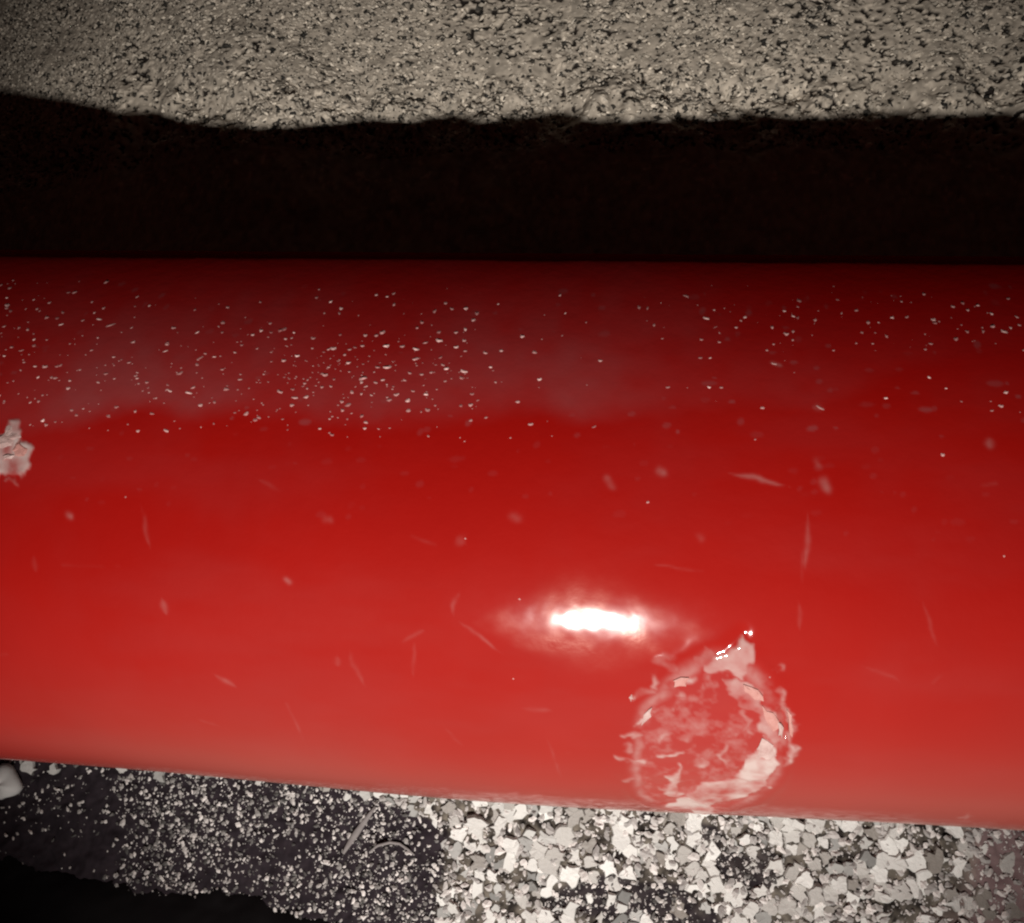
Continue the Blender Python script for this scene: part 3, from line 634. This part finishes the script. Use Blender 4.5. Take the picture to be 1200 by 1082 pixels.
# ---- lifted flakes of scraped paint round the scuff, each a curled chip of its own
def flake(pts, lift, mat, seed):
    lift = lift * 0.20
    gg = np.random.default_rng(seed); p = np.array(pts); c = p.mean(0); n = len(p)
    dense = []
    for a, b in zip(p, np.roll(p, -1, 0)):
        dense += [a, (a + b) / 2 + gg.normal(0, 0.004, 2)]
    p = np.array(dense); n = len(p)
    ax = gg.normal(0, 1, 2); ax /= np.hypot(*ax)
    def hh(q): return lift * (0.55 + 0.45 * math.tanh(((q - c) @ ax) / 0.05)) + gg.uniform(0, 0.3) * lift
    v = [on_pipe(*a, 0.985) for a in p]
    v += [on_pipe(*(c + (a - c) * 0.98), 1.0 + 0.0012) for a in p]
    v += [on_pipe(*(c + (a - c) * 0.55), 1.0 + hh(c + (a - c) * 0.5) * 1.1) for a in p]
    v.append(on_pipe(*c, 1.0 + lift * 0.75))
    f = []
    for a in range(n):
        b = (a + 1) % n
        f += [(a, b, n + b, n + a), (n + a, n + b, 2 * n + b, 2 * n + a), (2 * n + a, 2 * n + b, 3 * n)]
    m_ = bpy.data.meshes.new('paint_flake'); m_.from_pydata((np.array(v) * S).tolist(), [], f)
    return new_obj('paint_flake', m_, mat, pipe)
FLAKES = [([(0.515, 0.7212), (0.55, 0.7497), (0.5803, 0.8253), (0.5604, 0.911), (0.5076, 0.9185), (0.476, 0.8888), (0.5038, 0.7883)], 0.03, 0), ([(0.2883, 1.1439), (0.3304, 1.0477), (0.3739, 1.0752), (0.4666, 1.2298), (0.4287, 1.3014), (0.3634, 1.1774), (0.3043, 1.1837)], 0.022, 0), ([(0.2557, 0.919), (0.2852, 0.8813), (0.3003, 0.8688), (0.3056, 0.9749), (0.3248, 1.0489), (0.2846, 1.0485), (0.2837, 0.9518)], 0.022, 0), ([(0.373, 0.9776), (0.4206, 0.9192), (0.4507, 0.939), (0.4466, 1.0242), (0.3962, 1.0701)], 0.02, 0), ([(0.4544, 0.9262), (0.498, 0.8914), (0.5254, 0.9278), (0.5094, 0.9969), (0.4715, 1.0038)], 0.022, 0), ([(0.4996, 0.602), (0.5327, 0.626), (0.5551, 0.6801), (0.5421, 0.6959), (0.5162, 0.6548)], 0.018, 1), ([(0.4427, 0.5368), (0.4841, 0.5523), (0.5031, 0.5887), (0.4776, 0.5842), (0.4501, 0.5609)], 0.018, 1), ([(0.1804, 0.7054), (0.1855, 0.6607), (0.207, 0.6311), (0.2067, 0.6662)], 0.016, 0), ([(0.257, 0.5372), (0.2991, 0.5253), (0.2936, 0.5532), (0.261, 0.5586)], 0.014, 1), ([(0.232, 0.832), (0.2564, 0.8013), (0.2837, 0.8075), (0.2699, 0.8324)], 0.014, 0), ([(0.1185, 0.8451), (0.1514, 0.8462), (0.1937, 0.8664), (0.1535, 0.8821)], 0.012, 1), ([(0.3516, 0.8424), (0.3817, 0.8244), (0.387, 0.8684), (0.3675, 0.8868)], 0.014, 1), ([(0.4151, 0.7716), (0.4318, 0.8004), (0.4517, 0.8502), (0.4379, 0.8469)], 0.014, 1), ([(0.5467, 0.6558), (0.5677, 0.679), (0.5686, 0.7201), (0.5569, 0.7097)], 0.02, 0), ([(0.5657, 0.6101), (0.5836, 0.6492), (0.5957, 0.7137), (0.5822, 0.685)], 0.018, 1), ([(0.1408, 0.6025), (0.1488, 0.5888), (0.1565, 0.608), (0.1483, 0.6186)], 0.014, 0), ([(-1.7304, -0.0742), (-1.6826, -0.0829), (-1.6743, -0.1091), (-1.653, -0.1178), (-1.6447, -0.096), (-1.6286, -0.096), (-1.63, -0.0698), (-1.64, -0.048), (-1.679, -0.0393), (-1.7219, -0.0349)], 0.035, 0), ([(-1.638, -0.0524), (-1.6237, -0.0742), (-1.6098, -0.0567), (-1.5869, -0.0436), (-1.5907, -0.0175), (-1.6188, -0.0131), (-1.6374, -0.0349)], 0.03, 1), ([(-1.6681, -0.0044), (-1.6683, -0.0218), (-1.6482, -0.0305), (-1.6227, -0.0262), (-1.6362, -0.0131), (-1.6616, -0.0087)], 0.045, 0)]
for k, (pts, lift, pink) in enumerate(FLAKES):
    flake(pts, lift, M_FLAKE_PINK if pink else M_FLAKE, 200 + k)

# ---- crumbs of dust that stand on the upper side
g = np.random.default_rng(17)
sp = [(x, t, r_ * 0.88, e_) for x, t, r_, e_ in SPECK]
for _ in range(3200):                                          # the many finer ones between, in drifts
    x = g.uniform(-2.45, 1.7); t = g.uniform(-0.60, -0.10)
    wgt = max(math.exp(-((x + 2.0) / 0.35) ** 2 - ((t + 0.42) / 0.16) ** 2),
              math.exp(-((x + 0.75) / 0.42) ** 2 - ((t + 0.30) / 0.17) ** 2),
              0.6 * math.exp(-((x - 0.9) / 0.8) ** 2 - ((t + 0.50) / 0.07) ** 2),
              0.45 * math.exp(-((x + 1.3) / 0.6) ** 2 - ((t + 0.28) / 0.2) ** 2), 0.03)
    if g.random() < wgt: sp.append((x, t, 0.0016 + 0.0042 * g.random() ** 2.5, g.uniform(0.8, 1.8)))
for _ in range(16):
    sp.append((g.uniform(-2.5, 1.7), g.uniform(-0.1, 0.9), 0.0025 + 0.002 * g.random(), 1.0))
nsp = len(SPECK); csh = []
vv = []; ff = []
for k_, (x, t, r_, el) in enumerate(sp):
    br = g.uniform(0.25, 1.05) ** 1.2 if k_ < nsp else g.uniform(0.12, 0.6)
    csh += [(0.24 + 0.50 * br, 0.05 + 0.43 * br, 0.05 + 0.40 * br, 1)] * len(OCT)
    a = g.uniform(-0.6, 0.6); b = len(vv)
    q = OCT * (1 + g.uniform(-0.3, 0.3, (len(OCT), 1))) * np.array([r_ * el, r_ * 0.85, r_ * 0.36])
    ca, sa = math.cos(a), math.sin(a)
    for p in q:
        dx = p[0] * ca - p[1] * sa; dt = p[0] * sa + p[1] * ca
        vv.append(on_pipe(x + dx, t + dt, 1.0 + r_ * 0.05 + p[2]))
    ff += [tuple(k + b for k in fc) for fc in OF]
m = bpy.data.meshes.new('dust_crumbs'); m.from_pydata((np.array(vv) * S).tolist(), [], ff)
colour_attr(m, 'shade', np.array(csh))
new_obj('dust_crumbs', m, M_GRIT, pipe, kind='stuff', label='pale dust crumbs on the upper side of the pipe')
